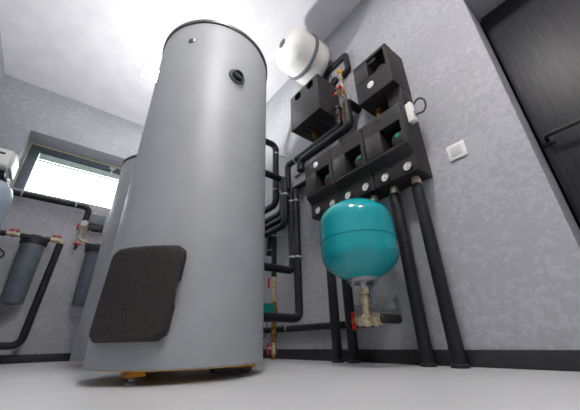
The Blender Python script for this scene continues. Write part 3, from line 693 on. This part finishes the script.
# top pipe from softener
PX = XL+0.07
t = pipe([(PX+0.16, -0.575, 1.25), (PX, -0.565, 1.315), (PX, 0.052, 1.315), (PX, 0.047, 1.185)], 0.0255, 'black pipe running below the window and bending down to the gauge', 0.05,
     clips=[((PX, -0.45, 1.315), (0, 1, 0), (XL, -0.45, 1.315), 'blue'), ((PX, -0.06, 1.315), (0, 1, 0), (XL, -0.06, 1.315), 'blue')])
# gauge valve tee below
t = thing('valve_manifold', (PX, 0.045, 0.95), 'brass tee with round gauge and two red handles left of the hidden filter', 'valve')
k = MB().cyl((PX, 0.047, 1.185), (PX, 0.035, 0.955), 0.013); hexnut(k, (PX, 0.045, 1.15), (0, 0, 1), 0.02, 0, 0.025); hexnut(k, (PX, 0.04, 1.075), (0, 0, 1), 0.019, 0, 0.022); k.lathe([(0.014, 1.095), (0.02, 1.105), (0.02, 1.125), (0.014, 1.14)], (PX, 0.042, 0), (0, 0, 1), 18)
k.cyl((PX, 0.037, 1.0), (PX+0.03, f2y-0.09, 0.965), 0.013); hexnut(k, (PX, 0.037, 0.985), (0, 0, 1), 0.019, 0, 0.03); hexnut(k, (PX+0.012, 0.075, 0.99), (0.3, 1, -0.35), 0.019, 0, 0.02); k.build('valve_body', 'brass', t, ang=25)
g = MB().lathe([(0.008, -0.03), (0.008, 0), (0.03, 0.001), (0.031, 0.018), (0.028, 0.021), (0.026, 0.018)], (PX+0.035, 0.048, 1.145), (1, -0.2, -0.35), 28).build('gauge', 'steel', t)
MB().lathe([(0, 0.016), (0.026, 0.016), (0.026, 0.019), (0, 0.0195)], (PX+0.035, 0.048, 1.145), (1, -0.2, -0.35), 28).build('gauge_face', 'face', g)
butterfly(t, (PX, 0.042-0.015, 1.115), (0, -1, 0), (0, 0, 1), 0.03)
butterfly(t, (PX+0.012, 0.036, 0.945), (1, 0, 0), (0, 1, 0), 0.03)
MB().cyl((PX, 0.035, 0.958), (PX, 0.03, 0.90), 0.016, 0.011).build('drain_nozzle', 'cap', t)
# pressure switch box
t = thing('pressure_switch', (XL, 0.14, 1.1), 'small grey box with black base on the wall beside the second tank', 'box')
MB().box((XL, 0.085, 1.165), (XL+0.07, 0.20, 1.265), 0.006).build('cover', 'hous', t)
MB().box((XL, 0.082, 1.11), (XL+0.062, 0.205, 1.165), 0.005).build('base', 'cap', t)
MB().lathe([(0.006, 1.265), (0.008, 1.28), (0, 1.285)], (XL+0.035, 0.1, 0), (0, 0, 1), 12).build('vent_cap', 'whitep', t)
MB().tube([(XL+0.03, 0.1, 1.11), (XL+0.035, 0.12, 1.085), (XL+0.035, 0.16, 1.083), (XL+0.03, 0.185, 1.11)], 0.006, 0.02, 8).build('cable', 'foam', t)
# cable loop at left
tag(MB().tube([(XL+0.007, YF+0.05, 0.80), (XL+0.007, -0.50, 0.87), (XL+0.007, -0.425, 0.82), (XL+0.007, -0.41, 0.785), (XL+0.007, -0.44, 0.76), (XL+0.007, YF+0.05, 0.76)], 0.006, 0.04, 10).build('cable', 'cable'), 'thin black cable looped on the plaster wall below the window corner', 'cable')
# softener
sxx, syy, sr = -2.745, -0.557, 0.135
t = thing('water_softener', (sxx, syy, 0), 'pale blue water softener vessel with a grey control head at the left edge', 'vessel')
MB().lathe([(sr*0.9, 0), (sr, 0.03), (sr, 1.06), (sr*0.96, 1.11), (sr*0.83, 1.16), (sr*0.58, 1.195), (0.04, 1.21)], (sxx, syy, 0), (0, 0, 1), 48).build('vessel_shell', 'soft', t, ang=60)
MB().lathe([(0.05, 1.195), (0.05, 1.22), (0.06, 1.225), (0.06, 1.25)], (sxx, syy, 0), (0, 0, 1), 28).box((sxx-0.03, syy-0.03, 1.23), (sxx+0.10, syy+0.05, 1.27), 0.008).build('valve_neck', 'cap', t)
hd = MB().prism([(sxx-0.10, 1.26), (sxx+0.16, 1.26), (sxx+0.17, 1.275), (sxx+0.15, 1.40), (sxx+0.13, 1.415), (sxx-0.10, 1.415)], syy-0.13, syy+0.055, 'y', 0.006).build('control_head', 'lgrey', t)
MB().box((sxx+0.11, syy-0.10, 1.345), (sxx+0.157, syy+0.02, 1.375), 0.002).build('display', 'cap', hd)
MB().box((sxx-0.08, syy+0.055, 1.275), (sxx+0.13, syy+0.075, 1.40), 0.004).build('side_panel', 'lgrey', hd)

# ------------------------------------------------------------------ light and camera
w = bpy.data.worlds.new('World'); SC.world = w; w.use_nodes = True
bg = w.node_tree.nodes['Background']; WN, WL = w.node_tree.nodes, w.node_tree.links
wt = WN.new('ShaderNodeTexCoord'); wsep = WN.new('ShaderNodeSeparateXYZ'); wr_ = WN.new('ShaderNodeValToRGB')
wm = WN.new('ShaderNodeMapRange'); wm.inputs['From Min'].default_value = -1
WL.new(wt.outputs['Generated'], wsep.inputs[0]); WL.new(wsep.outputs['Z'], wm.inputs['Value']); WL.new(wm.outputs['Result'], wr_.inputs['Fac'])
wr_.color_ramp.elements[0].position = 0.49; wr_.color_ramp.elements[0].color = (0.10, 0.10, 0.09, 1)
wr_.color_ramp.elements[1].position = 0.51; wr_.color_ramp.elements[1].color = (0.88, 0.94, 1.0, 1)
WL.new(wr_.outputs['Color'], bg.inputs['Color']); bg.inputs['Strength'].default_value = 11.0

# unseen uplight added between the tanks to brighten the ceiling and cast the vessel's shadow
sd = bpy.data.lights.new('AddedUplight', 'SPOT'); sd.energy = 70; sd.spot_size = math.radians(160); sd.spot_blend = 0.5; sd.shadow_soft_size = 0.04; sd.color = (1.0, 0.99, 0.98)
so = bpy.data.objects.new('AddedUplight', sd); COL.objects.link(so); so.location = (-1.88, 0.42, 1.42); so.rotation_euler = (PI, 0, 0)

r = Vector((0.6151266229, 0.7881442719, -0.0211623374)); u = Vector((0.3512887879, -0.2499447981, 0.9022880834)); f = Vector((-0.7058437684, 0.5624555135, 0.4306139456))
cam = bpy.data.cameras.new('Camera'); co = bpy.data.objects.new('Camera', cam); COL.objects.link(co)
co.matrix_world = Matrix(((r.x, u.x, -f.x, 0), (r.y, u.y, -f.y, 0), (r.z, u.z, -f.z, 0.09819), (0, 0, 0, 1)))
cam.sensor_fit = 'HORIZONTAL'; cam.sensor_width = 36; cam.lens = 288.4074/580*36; cam.clip_start = 0.01
SC.camera = co
SC.view_settings.view_transform = 'Standard'; SC.view_settings.look = 'None'
SC.view_settings.gamma = 1; SC.view_settings.use_curve_mapping = False
SC.view_settings.exposure = 0.1
